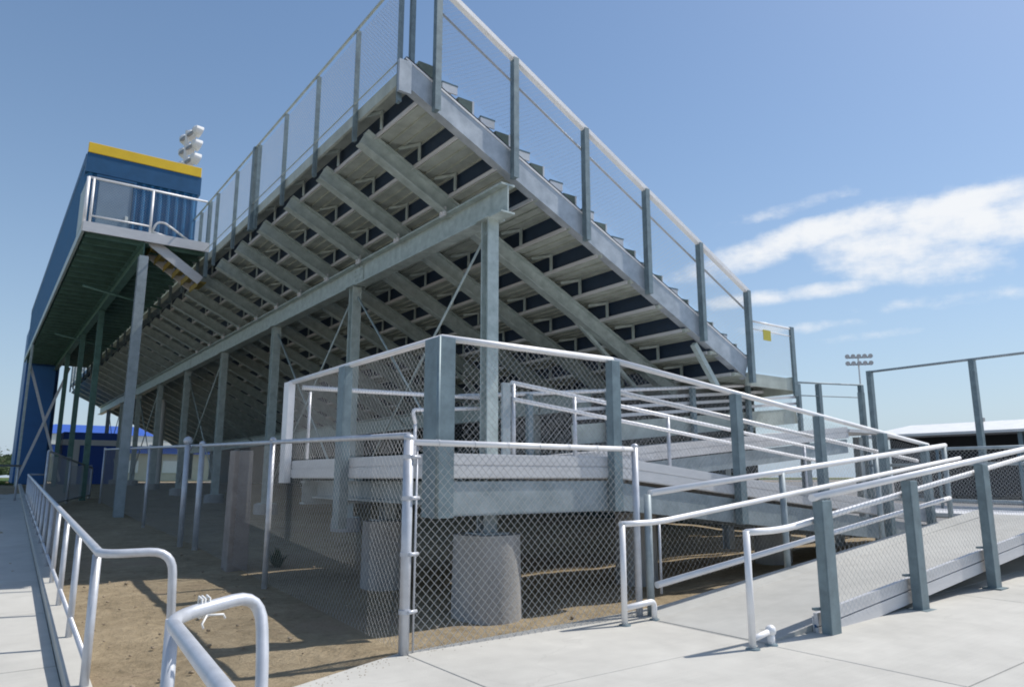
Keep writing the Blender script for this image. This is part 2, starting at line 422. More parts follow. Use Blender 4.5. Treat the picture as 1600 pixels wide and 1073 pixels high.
for gx, zt in ((GX, 5.28), (11.1, 2.78)):
    for y in (CY if gx == GX else CY[1:]):
        z0 = terr(gx, y) + .25
        m = MB(); m.ibeam((gx, y, z0), (gx, y, zt), .2, .2, .024, (0, 1, 0)); c = m.obj('column', 'galvanised', stand)
        m = MB(); m.box(gx-.17, gx+.17, y-.17, y+.17, zt-.001, zt+.018); m.obj('cap_plate', 'galvanised', c)
        m = MB(); m.box(gx-.19, gx+.19, y-.19, y+.19, z0-.02, z0); m.obj('base_plate', 'galvanised', c)
for i in (0, 1, 3, 5, 7):
    for p, q in ((i, i+1), (i+1, i)):
        m = MB(); m.tube([(GX+.02*(p-q), CY[p], 5.15), (GX+.02*(p-q), CY[q], terr(GX, CY[q])+.4)], .022, 6); m.obj('brace_rod', 'galvanised', stand)
for y in RY[1::3]:
    m = MB(); m.beam((8.6, y+.1, FZ(5)-.35), (11.0, y+.1, 2.9), .07, .07); m.obj('strut', 'galvanised', stand)
m = MB(); m.beam((10.7, Y0+.12, 3.75), (11.35, Y0+.12, 2.95), .1, .1); m.obj('strut', 'galvanised', stand)
# front walkway fascia and front columns
m = MB(); m.box(12.1, 13.75, Y0-.02, Y0+.028, 3.06, 3.31); m.obj('walkway_fascia', 'deck_board', stand)
m = MB(); m.box(13.76, 13.8, Y0, Y1, 3.0, 3.36); m.obj('walkway_fascia', 'deck_board', stand)
# column piers
for k, y in enumerate(CY):
    m = MB(); z = terr(GX, y)
    m.cone((GX, y), .32, .3, z-.3, z+.229, 20)
    tag(m.obj('concrete_pier', 'pier_concrete'), 'round concrete footing under the %s rear column of the grandstand' % ['nearest','second','third','fourth','fifth','sixth','seventh','eighth','farthest'][k], 'footing', 'footings under the rear columns')

wd = MB(); wx_, wy_ = 3.35, 9.75
for i in range(60):
    a = random.uniform(0, 6.28); h = random.uniform(.08, .3); d = random.uniform(.03, .2); z0 = terr(wx_, wy_)-.03
    p = Vector((wx_+math.cos(a)*.03, wy_+math.sin(a)*.03, z0)); q = Vector((wx_+math.cos(a)*d, wy_+math.sin(a)*d, z0+h)); sd = Vector((-math.sin(a), math.cos(a), 0))*.014
    mdl = (p+q)/2 + Vector((0, 0, .04)); wd.add([p-sd*.4, p+sd*.4, mdl+sd, q, mdl-sd], [(0,1,2,4),(4,2,3)])
tag(wd.obj('weed', 'leaves'), 'small leafy weed growing in the shaded dirt under the stand', 'plant')
# ---- rear fence of the stand
fence = thing('rear_fence', 'tall chain link fence on grey posts along the top rear edge of the grandstand', 'fence', (XR, Y0, FZ(-1)))
PYs = [8.72] + [10.25 + 1.73*i for i in range(26)]; PYs = [y for y in PYs if y < Y1]
FT = 8.58
for y in PYs:
    m = MB(); m.box(XR-.09, XR-.045, y-.045, y+.045, 6.62, FT); m.box(XR-.135, XR-.0905, y-.06, y-.045, 6.62, FT)
    m.obj('post', 'galvanised_shade', fence)
m = MB(); m.box(XR-.17, XR-.045, 15.55, 15.68, 6.62, FT); m.obj('post', 'galvanised_shade', fence)
m = MB(); m.tube([(XR-.12, Y0+.02, FT), (XR-.12, Y1, FT)], .024, 8); m.obj('top_rail', 'galvanised', fence)
m = MB(); m.tube([(XR-.12, Y0+.02, 7.23), (XR-.12, Y1, 7.23)], .012, 6); m.obj('bottom_rail', 'galvanised', fence)
m = MB(); m.chain((XR-.035, Y0+.1, 7.2), (0, Y1-Y0-.1, 0), (0, 0, FT-7.2), .075, .0022); m.obj('wire_mesh', 'wire', fence)
# ---- side fence down the near end
sf = thing('side_fence', 'sloping chain link fence stepping down the near end of the grandstand', 'fence', (8.3, Y0, 5.5))
def ftop(x): return 8.66 - .507*(x-4.9)
for x in (4.9, 6.34, 7.85, 9.32, 10.77, 12.2):
    m = MB(); zb = ztop(x)-.52
    m.box(x-.035, x+.035, Y0-.115, Y0-.0005, zb, ftop(x)+.02); m.box(x-.05, x+.05, Y0-.125, Y0-.1155, zb, ftop(x)+.02)
    m.obj('post', 'galvanised_shade', sf)
xa, xb = 4.5, 12.25
m = MB(); m.beam((xa, Y0-.06, ftop(xa)+.02), (xb, Y0-.06, ftop(xb)+.02), .10, .075); m.obj('top_rail', 'aluminium', sf)
m = MB(); m.tube([(4.95, Y0+.05, ftop(4.95)-.3), (xb, Y0+.05, ftop(xb)-.3)], .02, 8); m.obj('mid_rail', 'rail_pipe', sf)
m = MB(); m.chain((4.92, Y0+.02, ftop(4.92)-1.3), (xb-4.92, 0, -.507*(xb-4.92)), (0, 0, 1.3), .075, .0016); m.obj('wire_mesh', 'wire', sf)
m = MB(); m.box(4.52, 4.59, Y0+.05, Y0+.12, 6.9, ftop(4.9)); m.obj('corner_post', 'galvanised_shade', sf)
# ---- front walkway end fence with yellow sign
ff = thing('walkway_end_fence', 'short fence closing the end of the front walkway, yellow sign hung on its mesh', 'fence', (13, Y0, 3.3))
m = MB(); m.box(13.66, 13.78, Y0-.07, Y0-.021, 2.95, 4.42); m.obj('post', 'galvanised_shade', ff)
m = MB(); m.box(12.33, 12.38, Y0-.03, Y0+.02, 3.32, 4.4); m.obj('post', 'galvanised_shade', ff)
m = MB(); m.tube([(12.3, Y0-.04, 4.38), (13.7, Y0-.04, 4.38)], .022, 8); m.obj('top_rail', 'aluminium', ff)
m = MB(); m.tube([(12.3, Y0-.04, 4.22), (13.7, Y0-.04, 4.22)], .012, 8); m.obj('mid_rail', 'aluminium', ff)
m = MB(); m.chain((12.3, Y0-.04, 3.35), (1.4, 0, 0), (0, 0, 1), .075, .0016); m.obj('wire_mesh', 'wire', ff)
m = MB(); m.box(12.66, 12.92, Y0-.075, Y0-.065, 4.02, 4.24)
tag(m.obj('yellow_sign', 'sign_yellow', bevel=.003), 'small square yellow sign hung on the mesh at the end of the front walkway', 'sign')

# ------------------------------------------------------------------ press box
pbx = thing('press_box', 'long blue press box with yellow parapet raised on steel columns behind the grandstand', 'press box', (3, 21.5, 0))
BX0, BX1, BY0, BY1, BZ0, BZ1 = 1.58, 4.36, 21.3, 45.0, 7.45, 9.75
m = MB(); m.box(BX0+.05, BX1-.05, BY0+.05, BY1-.05, BZ0+.02, BZ1-.1); m.obj('wall_core', 'blue_dark', pbx)
def corrugated(p, a, b, n, depth, nrm, name):
    m = MB(); p = Vector(p); a = Vector(a); b = Vector(b); nrm = Vector(nrm); vs = []
    for i in range(n*4+1):
        s = i/(n*4); d = depth if i % 4 in (1, 2) else 0
        vs += [p + a*s + nrm*d, p + a*s + b + nrm*d]
    m.add(vs, [(2*i, 2*i+2, 2*i+3, 2*i+1) for i in range(n*4)]); return m.obj(name, 'blue_siding', pbx)
corrugated((BX0, BY0, BZ0), (BX1-BX0, 0, 0), (0, 0, BZ1-BZ0), 13, .05, (0, -1, 0), 'end_siding')
corrugated((BX0, BY1, BZ0), (0, BY0-BY1, 0), (0, 0, BZ1-BZ0), 70, .05, (-1, 0, 0), 'rear_siding')
m = MB(); m.box(BX0-.06, BX1+.05, BY0-.08, BY0+.4, 9.3, 9.84); [m.box(BX0-.063, BX0-.0601, yq, yq+.02, 9.31, 9.83) for yq in (BY0+.1,)]; m.obj('upper_fascia', 'blue_dark', pbx, .01)
m = MB(); m.box(BX0-.05, BX1+.03, BY0-.1, BY0+.02, 9.845, 10.13); m.obj('parapet', 'yellow_trim', pbx, .01)
m = MB(); m.box(BX0-.055, BX1+.03, BY0+.41, BY1, 9.72, 9.98); m.obj('roof_edge', 'blue_dark', pbx, .01)
m = MB(); m.box(1.86, 2.68, BY0-.09, BY0-.052, BZ0+.03, 9.2); d = m.obj('door', 'door_paint', pbx, .006)
m = MB(); m.box(2.55, 2.62, BY0-.13, BY0-.091, 8.12, 8.24); m.obj('handle', 'white_paint', d)
m = MB()
for a_, b_ in ((1.79, 1.855), (2.685, 2.75)): m.box(a_, b_, BY0-.11, BY0-.051, BZ0+.02, 9.27)
m.box(1.856, 2.684, BY0-.11, BY0-.051, 9.205, 9.27); m.obj('door_frame', 'blue_dark', pbx)
# floor structure
m = MB(); m.box(BX0-.05, BX1, 19.75, BY1, 7.36, 7.44); m.obj('floor_deck', 'shade_green_deck', pbx)
m = MB()
y = 19.95
jl = []
while y < BY1-.2:
    m = MB(); m.beam((BX0, y, 7.24), (BX1, y, 7.24), .1, .23); m.obj('floor_joist', 'shade_green_steel', pbx); y += .62
for x in (BX0-.08, BX1+.03):
    m = MB(); m.beam((x, 19.7, 7.3), (x, BY1, 7.3), .06, .24); m.obj('edge_beam', 'galvanised', pbx)
m = MB(); m.beam((BX0-.1, 19.68, 7.31), (BX1+.05, 19.68, 7.31), .05, .25); m.obj('edge_beam', 'aluminium_board', pbx)
m = MB(); m.ibeam((2.88, 19.75, 6.99), (2.88, BY1, 6.99), .36, .2, .025); m.obj('girder', 'shade_green_steel', pbx)
for k, y in enumerate([19.75, 27.2, 32.4, 38.2]):
    z0 = terr(2.88, y)
    m = MB(); m.ibeam((2.88, y, z0-.1), (2.88, y, 6.8), .21 if k == 0 else .17, .21 if k == 0 else .17, .025, (0, 1, 0)); m.obj('column', 'galvanised_beam' if k == 0 else 'shade_green_steel', pbx)
for y in (24.3, 33.4):
    m = MB(); m.tube([(2.0, y, 6.9), (4.2, y, 6.5)], .04, 8); m.obj('conduit', 'shade_green_steel', pbx)
# balcony rails
bal = []
BYf = 19.74
def brail(pts, r=.03): m = MB(); m.tube(pts, r, 8); m.obj('balcony_rail', 'aluminium', pbx)
brail([(1.5, BY0-.1, 8.6), (1.5, BYf, 8.6), (4.3, BYf, 8.6)]); brail([(1.62, BYf, 7.62), (2.95, BYf, 7.62)], .025)
m = MB(); m.box(4.33, 4.42, BYf-.08, BYf+.02, 6.5, 8.62); m.obj('balcony_post', 'galvanised_shade', pbx)
for x in (1.5, 1.62, 2.97):
    m = MB(); m.tube([(x, BYf, 7.2), (x, BYf, 8.6)], .03 if x != 1.5 else .04, 8); m.obj('balcony_post', 'aluminium', pbx)
m = MB(); m.chain((1.55, BYf, 7.5), (2.75, 0, 0), (0, 0, 1.1), .075, .0016); m.obj('wire_mesh', 'wire', pbx)
m = MB(); m.box(1.47, 1.53, BYf+.05, BY0-.12, 7.45, 8.57); m.obj('balcony_side_panel', 'galvanised', pbx)
# stair from balcony to the stand
stair = thing('steel_stair', 'short steel stair with yellow treads stepping down from the press box balcony to the grandstand', 'stair', (3.6, 20.2, 6.5))
for y in (19.85, 20.75):
    m = MB(); m.beam((2.95, y, 7.32), (4.3, y, 6.42), .05, .24); m.obj('stringer', 'aluminium_board', stair)
for k in range(6):
    x = 3.05 + k*.235; z = 7.2 - k*.157
    m = MB(); m.box(x, x+.24, 19.88, 20.72, z-.03, z); m.box(x, x+.02, 19.88, 20.72, z-.15, z-.0305); m.obj('tread', 'stair_tread', stair)
m = MB(); m.tube([(3.02, 19.82, 7.5), (3.12, 19.82, 7.78), (3.3, 19.82, 7.82), (3.98, 19.82, 7.42)], .03, 8, bend=.12); m.obj('handrail', 'aluminium', stair)
m = MB(); m.tube([(3.0, 19.82, 7.52), (3.35, 19.82, 7.46)], .03, 8); m.obj('handrail', 'aluminium', stair)

# blue tower at far end under press box
tw = thing('stair_tower', 'tall blue clad tower with crossed steel braces at the far end of the press box', 'tower', (1.8, 44, .9))
m = MB(); m.box(1.6, 3.1, 45.2, 49.5, .9, 9.3); m.obj('wall', 'tower_blue', tw)
m = MB(); m.box(1.7, 2.9, 44.6, 45.1, .93, 7.0); m.obj('lower_panel', 'tower_blue', tw)
for a_, b_ in (((1.5, 38.2, 1.1), (3.0, 38.2, 6.2)), ((1.5, 38.28, 6.2), (3.1, 38.28, 1.1))):
    m = MB(); m.beam(a_, b_, .10, .1); m.obj('cross_brace', 'aluminium_board', tw)
m = MB(); m.box(1.44, 1.53, 38.1, 38.3, .85, 7.1); m.obj('brace_post', 'galvanised', tw)
# blue panels and white doors standing behind the columns
en = thing('blue_enclosure', 'blue panelled enclosure standing on the ground below the far press box', 'enclosure', (3.8, 47, .9))
m = MB(); m.box(3.66, 6.44, 45.96, 50.04, 3.0, 3.3); m.obj('white_band', 'white_paint', en)
m = MB(); m.box(3.7, 6.4, 46, 50, .9, 3.7); m.obj('wall', 'school_blue', en)
m = MB(); m.box(4.0, 4.5, 45.93, 45.99, .9, 3.0); m.obj('door', 'white_paint', en)

# far school building seen below the stand
sb = thing('school_building', 'low cream building with blue roof band far beyond the stand', 'building', (20, 82, .9))
m = MB(); m.box(4, 26, 80, 95, .9, 3.6); m.obj('wall', 'cream_wall', sb)
m = MB(); m.box(3.5, 26.5, 79.5, 95.5, 3.6, 4.3); m.obj('lower_band', 'school_blue', sb)
m = MB(); m.box(3.4, 26.6, 79.4, 95.6, 4.3, 5.3); m.obj('white_band', 'white_paint', sb)
m = MB(); m.add([(3.3, 79.3, 5.3), (26.7, 79.3, 5.3), (26.7, 95.7, 5.3), (3.3, 95.7, 5.3), (6, 85, 6.5), (24, 85, 6.5), (24, 90, 6.5), (6, 90, 6.5)],
    [(3,2,1,0),(0,1,5,4),(1,2,6,5),(2,3,7,6),(3,0,4,7),(4,5,6,7)]); m.obj('roof', 'school_blue', sb)
for k in range(4):
    m = MB(); m.box(6+4.6*k, 8.4+4.6*k, 79.9, 79.99, 1.7, 2.9); m.obj('window', 'white_paint', sb)

# ------------------------------------------------------------------ ramp platform
RXE = 12.3
def rz2(x): return 1.43 - .1*(x - 5.35)
def rz3(x): return 1.43 + .093*(x - 5.45)
plat = thing('ramp_platform', 'raised aluminium landing platform on a deep grey steel beam at the corner of the ramps', 'platform', (4.3, 7.4, 0))
PX0, PX1, PY0, PY1 = 3.29, 5.4, 5.5, 9.2
m = MB(); m.box(PX0+.02, PX1, PY0+.02, PY1, 1.38, 1.44); m.obj('deck', 'aluminium_board', plat)
def fascia(a, b, parent, name='fascia', mat_='aluminium_board', hs=((.0, .085, 0), (.1, .2, .012))):
    m = MB(); 
    for h0, h1, off in hs:
        m.beam((a[0], a[1], a[2]-(h0+h1)/2), (b[0], b[1], b[2]-(h0+h1)/2), .04+off, h1-h0)
    m.beam((a[0], a[1], a[2]-.1), (b[0], b[1], b[2]-.1), .02, .22)
    return m.obj(name, mat_, parent)
fascia((PX0, PY0, 1.47), (PX1, PY0, 1.47), plat); fascia((PX0, PY1, 1.47), (PX0, PY0+.03, 1.47), plat)
m = MB(); m.ibeam((PX0+.06, PY0+.08, 1.08), (PX1, PY0+.08, 1.08), .29, .16, .025); m.obj('edge_beam', 'galvanised_beam', plat)
m = MB(); m.box(PX0+.03, PX1+.02, PY0-.006, PY0+.01, .95, 1.235); m.obj('beam_cover', 'galvanised_beam', plat)
m = MB(); m.ibeam((PX0+.3, PY0+.2, 1.12), (PX0+.3, PY1, 1.12), .22, .14, .025); m.obj('edge_beam', 'galvanised_beam', plat)
m = MB(); m.ibeam((PX1-.1, PY0+.2, 1.12), (PX1-.1, PY1, 1.12), .22, .14, .025); m.obj('edge_beam', 'galvanised_beam', plat)
m = MB(); m.ibeam((PX0+.1, PY1-.1, 1.08), (PX1, PY1-.1, 1.08), .29, .16, .025); m.obj('edge_beam', 'galvanised_beam', plat)

def cpost(m, x, y, z0, z1, w=.12, d=.1, face='y'):
    t = .012
    if face == 'y':   # wide face looks to -y
        m.box(x-w/2, x+w/2, y, y+t, z0, z1); m.box(x-w/2, x-w/2+t, y+t, y+d, z0, z1); m.box(x+w/2-t, x+w/2, y+t, y+d, z0, z1)
    else:
        m.box(x, x+t, y-w/2, y+w/2, z0, z1); m.box(x+t, x+d, y-w/2, y-w/2+t, z0, z1); m.box(x+t, x+d, y+w/2-t, y+w/2, z0, z1)
    m.box(x-w/2+.001 if face=='y' else x+.001, x+w/2-.001 if face=='y' else x+d-.001, y+.001 if face=='y' else y-w/2+.001, y+d-.001 if face=='y' else y+w/2-.001, z1-.006, z1+.004)
    return m
pg = thing('platform_guard', 'chain link guard with wide corner posts round the raised landing platform', 'guard rail', (PX0, PY0, 1.44))
GT = 2.48
m = MB(); m.box(3.165, 3.18, 5.37, 5.62, .93, GT+.01); m.box(3.181, 3.335, 5.37, 5.385, .93, GT+.01); m.box(3.181, 3.27, 5.605, 5.62, .93, GT+.01); m.box(3.32, 3.335, 5.386, 5.48, .93, GT+.01)
m.tube([(3.172, 5.377, .93), (3.172, 5.377, GT+.012)], .016, 12)
m.obj('corner_post', 'galvanised_shade', pg)
cpost(MB(), PX0-.12, 7.5, .73, GT, .17, .1, 'x').obj('post', 'galvanised_shade', pg, .004)
m = MB(); m.box(PX0-.11, PX0-.02, PY1+.02, PY1+.2, 1.2, GT+.02); m.obj('post', 'aluminium', pg, .004)
cpost(MB(), 5.33, PY0-.12, .93, GT, .12, .1).obj('post', 'galvanised_shade', pg, .004)
m = MB(); m.tube([(PX0-.04, PY1+.15, GT+.02), (PX0-.04, PY0-.04, GT+.02), (5.35, PY0-.04, GT+.02)], .032, 10); m.obj('top_rail', 'aluminium', pg)
m = MB(); m.chain((PX0-.02, PY0+.05, 1.5), (0, PY1-PY0-.05, 0), (0, 0, GT-1.5), .0707, .0015); m.obj('wire_mesh', 'wire', pg)
m = MB(); m.chain((PX0+.2, PY0-.015, 1.5), (2.0, 0, 0), (0, 0, GT-1.5), .0707, .0019); m.obj('wire_mesh', 'wire', pg)
for y in (PY1-.15,):
    m = MB(); m.tube([(PX0+.12, y, 1.5), (PX0+.12, y, 2.36)], .02, 8); m.obj('tension_bar', 'rail_pipe', pg)
# handrail of the platform, along the back and the inner side
ph = thing('platform_handrail', 'white aluminium handrails running across the back of the landing platform', 'handrail', (4.3, 9.3, 1.44))
m = MB(); m.tube([(PX0+.1, 9.28, 2.44), (PX1+1.1, 9.28, 2.49)], .032, 10); m.obj('rail', 'aluminium', ph)
m = MB(); m.tube([(5.05, 9.2, 2.03), (5.0, 9.2, 2.23), (5.2, 9.2, 2.24), (PX1+1.1, 9.2, 2.34)], .028, 10, bend=.06); m.obj('rail', 'aluminium', ph)
m = MB(); m.tube([(5.05, 9.2, 1.46), (5.05, 9.2, 2.05)], .026, 8); m.obj('post', 'aluminium', ph)
# platform piers
for (x, y, r0, r1, zt, lab) in ((4.02, 5.86, .34, .32, .74, 'thick round concrete pier under the front corner of the landing platform, behind the gate'),
                               (3.92, 7.75, .29, .28, .78, 'pale concrete pier under the middle of the landing platform'),
                               (2.85, 9.95, .135, .12, 1.62, 'tall slender concrete post standing on the bare dirt behind the fence'),
                               (6.6, 6.4, .26, .25, .85, 'concrete pier in the shade under the descending ramp'),
                               (9.4, 6.4, .26, .25, .6, 'low concrete pier under the far half of the descending ramp')):
    m = MB(); z = terr(x, y)
    if r0 < .2: 
        m.hexa([(x-r0,y-r0,z-.2),(x+r0,y-r0,z-.2),(x+r0,y+r0,z-.2),(x-r0,y+r0,z-.2),(x-r1,y-r1,zt),(x+r1,y-r1,zt),(x+r1,y+r1,zt),(x-r1,y+r1,zt)])
    else: m.cone((x, y), r0, r1, z-.3, zt, 28)
    o = m.obj('concrete_pier', 'old_concrete' if r0 < .2 else 'pier_concrete', bevel=.012); tag(o, lab, 'pier')
    if .3 < zt < .95 and r0 > .2:
        m = MB(); m.box(x-.15, x+.15, y-.15, y+.15, zt+.0005, zt+.015); m.ibeam((x, y, zt+.015), (x, y, min(rz2(x), 1.43)-.2), .14, .14, .02, (0,1,0)); m.obj('support_post', 'galvanised_beam', o)

# ------------------------------------------------------------------ descending ramp (run 2) and rising ramp (run 3)
r2 = thing('descending_ramp', 'aluminium ramp sloping down to the right from the landing platform', 'ramp', (8.8, 6.4, 0))
m = MB(); m.beam((PX1, 6.42, 1.41), (RXE, 6.42, rz2(RXE)-.02), 1.76, .05); m.obj('deck', 'aluminium_board', r2)
fascia((PX1, PY0, 1.47), (RXE, PY0, rz2(RXE)+.04), r2)
m = MB(); m.beam((PX1, PY0+.03, 1.08), (RXE, PY0+.03, rz2(RXE)-.36), .06, .28); m.obj('edge_beam', 'galvanised_beam', r2)
fascia((PX1, 7.32, 1.47), (RXE, 7.32, rz2(RXE)+.04), r2)
m = MB(); m.beam((PX1, 7.3, 1.1), (RXE, 7.3, rz2(RXE)-.36), .06, .26); m.obj('edge_beam', 'galvanised_beam', r2)
g2 = thing('descending_ramp_guard', 'outer guard with dark channel posts and bright top rail following the descending ramp', 'guard rail', (8.8, 5.45, 1))
for x in (7.40, 9.2, 10.9, 12.2):
    cpost(MB(), x, PY0-.12, rz2(x)-.5, rz2(x)+1.04, .12, .1).obj('post', 'galvanised_shade', g2, .004)
m = MB(); m.tube([(5.36, PY0-.04, GT+.02), (12.4, PY0-.04, rz2(12.4)+1.06)], .032, 10); m.obj('top_rail', 'aluminium', g2)
m = MB(); m.tube([(5.4, PY0+.1, 2.2), (12.3, PY0+.1, rz2(12.3)+.8)], .028, 10); m.obj('handrail', 'aluminium', g2)
m = MB(); m.chain((5.4, PY0-.015, 1.5), (6.9, 0, -.69), (0, 0, .93), .0707, .0013); m.obj('wire_mesh', 'wire', g2)
gd = thing('divider_guard', 'middle guard of paired bright rails between the descending and the rising ramp', 'guard rail', (8.8, 7.4, 1))
m = MB(); m.tube([(5.45, 7.4, 2.47), (12.3, 7.4, 1.80)], .03, 10); m.obj('top_rail', 'aluminium', gd)
m = MB(); m.tube([(5.45, 7.35, 2.25), (12.3, 7.35, 1.57)], .028, 10); m.obj('handrail', 'aluminium', gd)
for x in (5.48, 6.52, 8.4, 10.2, 12.0):
    m = MB(); m.tube([(x, 7.4, rz2(x)-.1), (x, 7.4, 2.47-.0978*(x-5.45))], .028, 8); m.obj('post', 'rail_pipe', gd)
m = MB(); m.box(5.3, 5.42, 7.38, 7.42, 1.45, 2.46); m.obj('end_panel', 'galvanised_beam', gd)
m = MB(); m.chain((5.45, 7.43, 1.5), (6.8, 0, -.665), (0, 0, .9), .0707, .0014); m.obj('wire_mesh', 'wire', gd)
r3 = thing('rising_ramp', 'aluminium ramp climbing away to the right beside the end of the grandstand', 'ramp', (9.4, 8.4, 0))
m = MB(); m.beam((PX1, 8.44, 1.41), (13.8, 8.44, rz3(13.8)-.02), 1.74, .05); m.obj('deck', 'aluminium_board', r3)
fascia((PX1, 7.56, 1.47), (13.8, 7.56, rz3(13.8)+.04), r3)
m = MB(); m.beam((PX1, 7.6, 1.12), (13.8, 7.6, rz3(13.8)-.33), .06, .26); m.obj('edge_beam', 'galvanised_beam', r3)
m = MB(); m.box(13.8, 15.2, 7.5, 9.3, 2.15, 2.21); m.obj('top_landing', 'aluminium_board', r3)
for x in (8, 10.5, 13, 15):
    m = MB(); m.ibeam((x, 8.0, terr(x, 8)), (x, 8.0, rz3(min(x, 13.8))-.1), .14, .14, .02, (0,1,0)); m.obj('support_post', 'galvanised_beam', r3)
g3 = thing('rising_ramp_guard', 'boarded guard with bright top rail along the ramp that climbs to the front walkway', 'guard rail', (9.4, 9.35, 1.5))
def gz3(x): return 2.50 + .098*(x-5.9)
m = MB(); m.tube([(5.9, 9.38, 2.5), (15.05, 9.38, gz3(15.05))], .035, 10); m.obj('top_rail', 'aluminium', g3)
for k, h in enumerate((.16, .31, .46)):
    m = MB(); m.beam((8.2, 9.36, gz3(8.2)-h), (15.0, 9.36, gz3(15)-h), .025, .06); m.obj('guard_board', 'aluminium_board', g3)
m = MB(); m.beam((8.2, 9.38, gz3(8.2)-.74), (15.0, 9.38, gz3(15)-.74), .02, .34); m.obj('kick_board', 'deck_board', g3)
for x in (7.2, 9, 11.3, 13.1, 15.0):
    cpost(MB(), x, 9.25, gz3(x)-1.2, gz3(x)-.02, .1, .08).obj('post', 'galvanised_shade', g3)
m = MB(); m.chain((5.5, 9.4, 1.5), (9.4, 0, .9), (0, 0, .95), .0707, .0014); m.obj('wire_mesh', 'wire', g3)
# landing guard beyond
lg = thing('upper_landing_guard', 'open two rail guard with dark posts on the upper landing against the sky', 'guard rail', (16.5, 9.3, 2.2))
for x, zt in ((15.95, 3.44), (17.9, 3.56), ):
    cpost(MB(), x, 9.3, .9, zt, .12, .1).obj('post', 'galvanised_shade', lg)
m = MB(); m.tube([(15.0, 9.34, 3.42), (18.0, 9.34, 3.58)], .022, 8); m.obj('top_rail', 'galvanised_beam', lg)
m = MB(); m.tube([(15.0, 9.34, 3.12), (18.0, 9.34, 3.26)], .014, 8); m.obj('mid_rail', 'galvanised_beam', lg)
# low seats/benches area beyond ramp: lower landing
ld = thing('lower_landing', 'aluminium landing where the near ramp turns back at its top', 'landing', (13.2, 5.4, 0))
m = MB(); m.box(RXE+.02, 14.2, 3.45, 7.4, .66, .72); m.obj('deck', 'aluminium_board', ld)
fascia((14.2, 3.45, .76), (14.2, 7.4, .76), ld)
fascia((RXE, 3.42, .76), (14.2, 3.42, .76), ld)
for x, y in ((12.6, 3.6), (14.0, 3.6), (12.6, 7.2), (14.0, 7.2)):
    m = MB(); m.box(x-.06, x+.06, y-.06, y+.06, terr(x, y)-.05, .655); m.obj('leg', 'galvanised_beam', ld)
gl = thing('lower_landing_guard', 'mesh guard with pipe rails round the far side of the lower landing', 'guard rail', (14.2, 5.4, .7))
for y in (3.5, 4.8, 6.1, 7.35):
    m = MB(); m.tube([(14.2, y, .6), (14.2, y, 1.78)], .03, 8); m.obj('post', 'galvanised_shade', gl)
for z in (1.78, 1.5, .86):
    m = MB(); m.tube([(14.2, 3.4, z), (14.2, 7.4, z)], .028, 8); m.obj('rail', 'galvanised_beam', gl)
m = MB(); m.chain((14.22, 3.4, .8), (0, 4.0, 0), (0, 0, .95), .0707, .0022); m.obj('wire_mesh', 'wire', gl)

# ------------------------------------------------------------------ near ramp (run 1)
r1 = thing('near_ramp', 'pale ramp rising to the right from the concrete pavement', 'ramp', (8, 4.1, 0))
def rz1(x): return .035 + .0955*(x-5.0)
m = MB(); a = (4.98, .036); 
ry0, ry1 = 3.5, 4.62
m.add([(4.98, ry0, .036), (RXE, ry0, rz1(RXE)), (RXE, ry1, rz1(RXE)), (4.98, ry1, .036), (4.98, ry0, -.02), (RXE, ry0, rz1(RXE)-.06), (RXE, ry1, rz1(RXE)-.06), (4.98, ry1, -.02)],
      [(0,1,2,3),(7,6,5,4),(0,4,5,1),(1,5,6,2),(2,6,7,3),(3,7,4,0)]); m.obj('deck', 'ramp_floor', r1)
# left kerb strip
m = MB(); m.add([(5.02, 4.62, .03), (RXE, 4.62, rz1(RXE)+.01), (RXE, 4.76, rz1(RXE)+.07), (5.12, 4.78, .10), (5.02, 4.62, -.06), (RXE, 4.62, rz1(RXE)-.1), (RXE, 4.76, rz1(RXE)-.1), (5.12, 4.78, -.06)],
      [(0,1,2,3),(7,6,5,4),(0,4,5,1),(1,5,6,2),(2,6,7,3),(3,7,4,0)]); m.obj('kerb_strip', 'ramp_floor', r1)
def skirt(h0, h1, y, w, name, mt='aluminium_board', x0=5.60):
    m = MB(); m.beam((x0, y, rz1(x0)+(h0+h1)/2), (RXE, y, rz1(RXE)+(h0+h1)/2), w, h1-h0); m.obj(name, mt, r1)
skirt(.0, .10, 3.46, .035, 'toe_board'); skirt(-.12, -.012, 3.455, .03, 'side_board'); skirt(-.02, .01, 3.47, .015, 'side_gap', 'blue_dark')
skirt(-.115, .075, 3.485, .012, 'side_web', 'aluminium_board')
gr = thing('near_ramp_guard', 'front guard of the near ramp with dark channel posts standing on the pavement', 'guard rail', (8, 3.38, 0))
for x in (5.66, 7.18, 8.84, 10.5, 12.15):
    zt = 1.08 + .103*(x-5.66)
    cpost(MB(), x, 3.32, terr(x, 3.3)+.02, zt, .14, .09).obj('post', 'galvanised_shade', gr, .004)
    m = MB(); m.box(x-.1, x+.1, 3.27, 3.45, terr(x, 3.3)+.028, terr(x, 3.3)+.042)
    m.obj('foot_plate', 'galvanised_shade', gr)
m = MB(); m.tube([(5.52, 3.37, 1.105), (12.4, 3.37, 1.105+.108*6.88)], .03, 12); m.obj('top_rail', 'aluminium', gr)
m = MB(); m.chain((5.74, 3.425, rz1(5.74)+.02), (6.4, 0, .62), (0, 0, .98), .0707, .0010); m.obj('wire_mesh', 'wire', gr)
for x in (5.66, 7.18, 8.84):
    m = MB(); m.beam((x-.1, 3.45, rz1(x)+.13), (x+.03, 3.40, rz1(x)+.13), .04, .02); m.obj('clip', 'galvanised_shade', gr)
hr = thing('near_ramp_handrail', 'white pipe handrail with low return loop at the front side foot of the near ramp', 'handrail', (4.74, 3.45, 0))
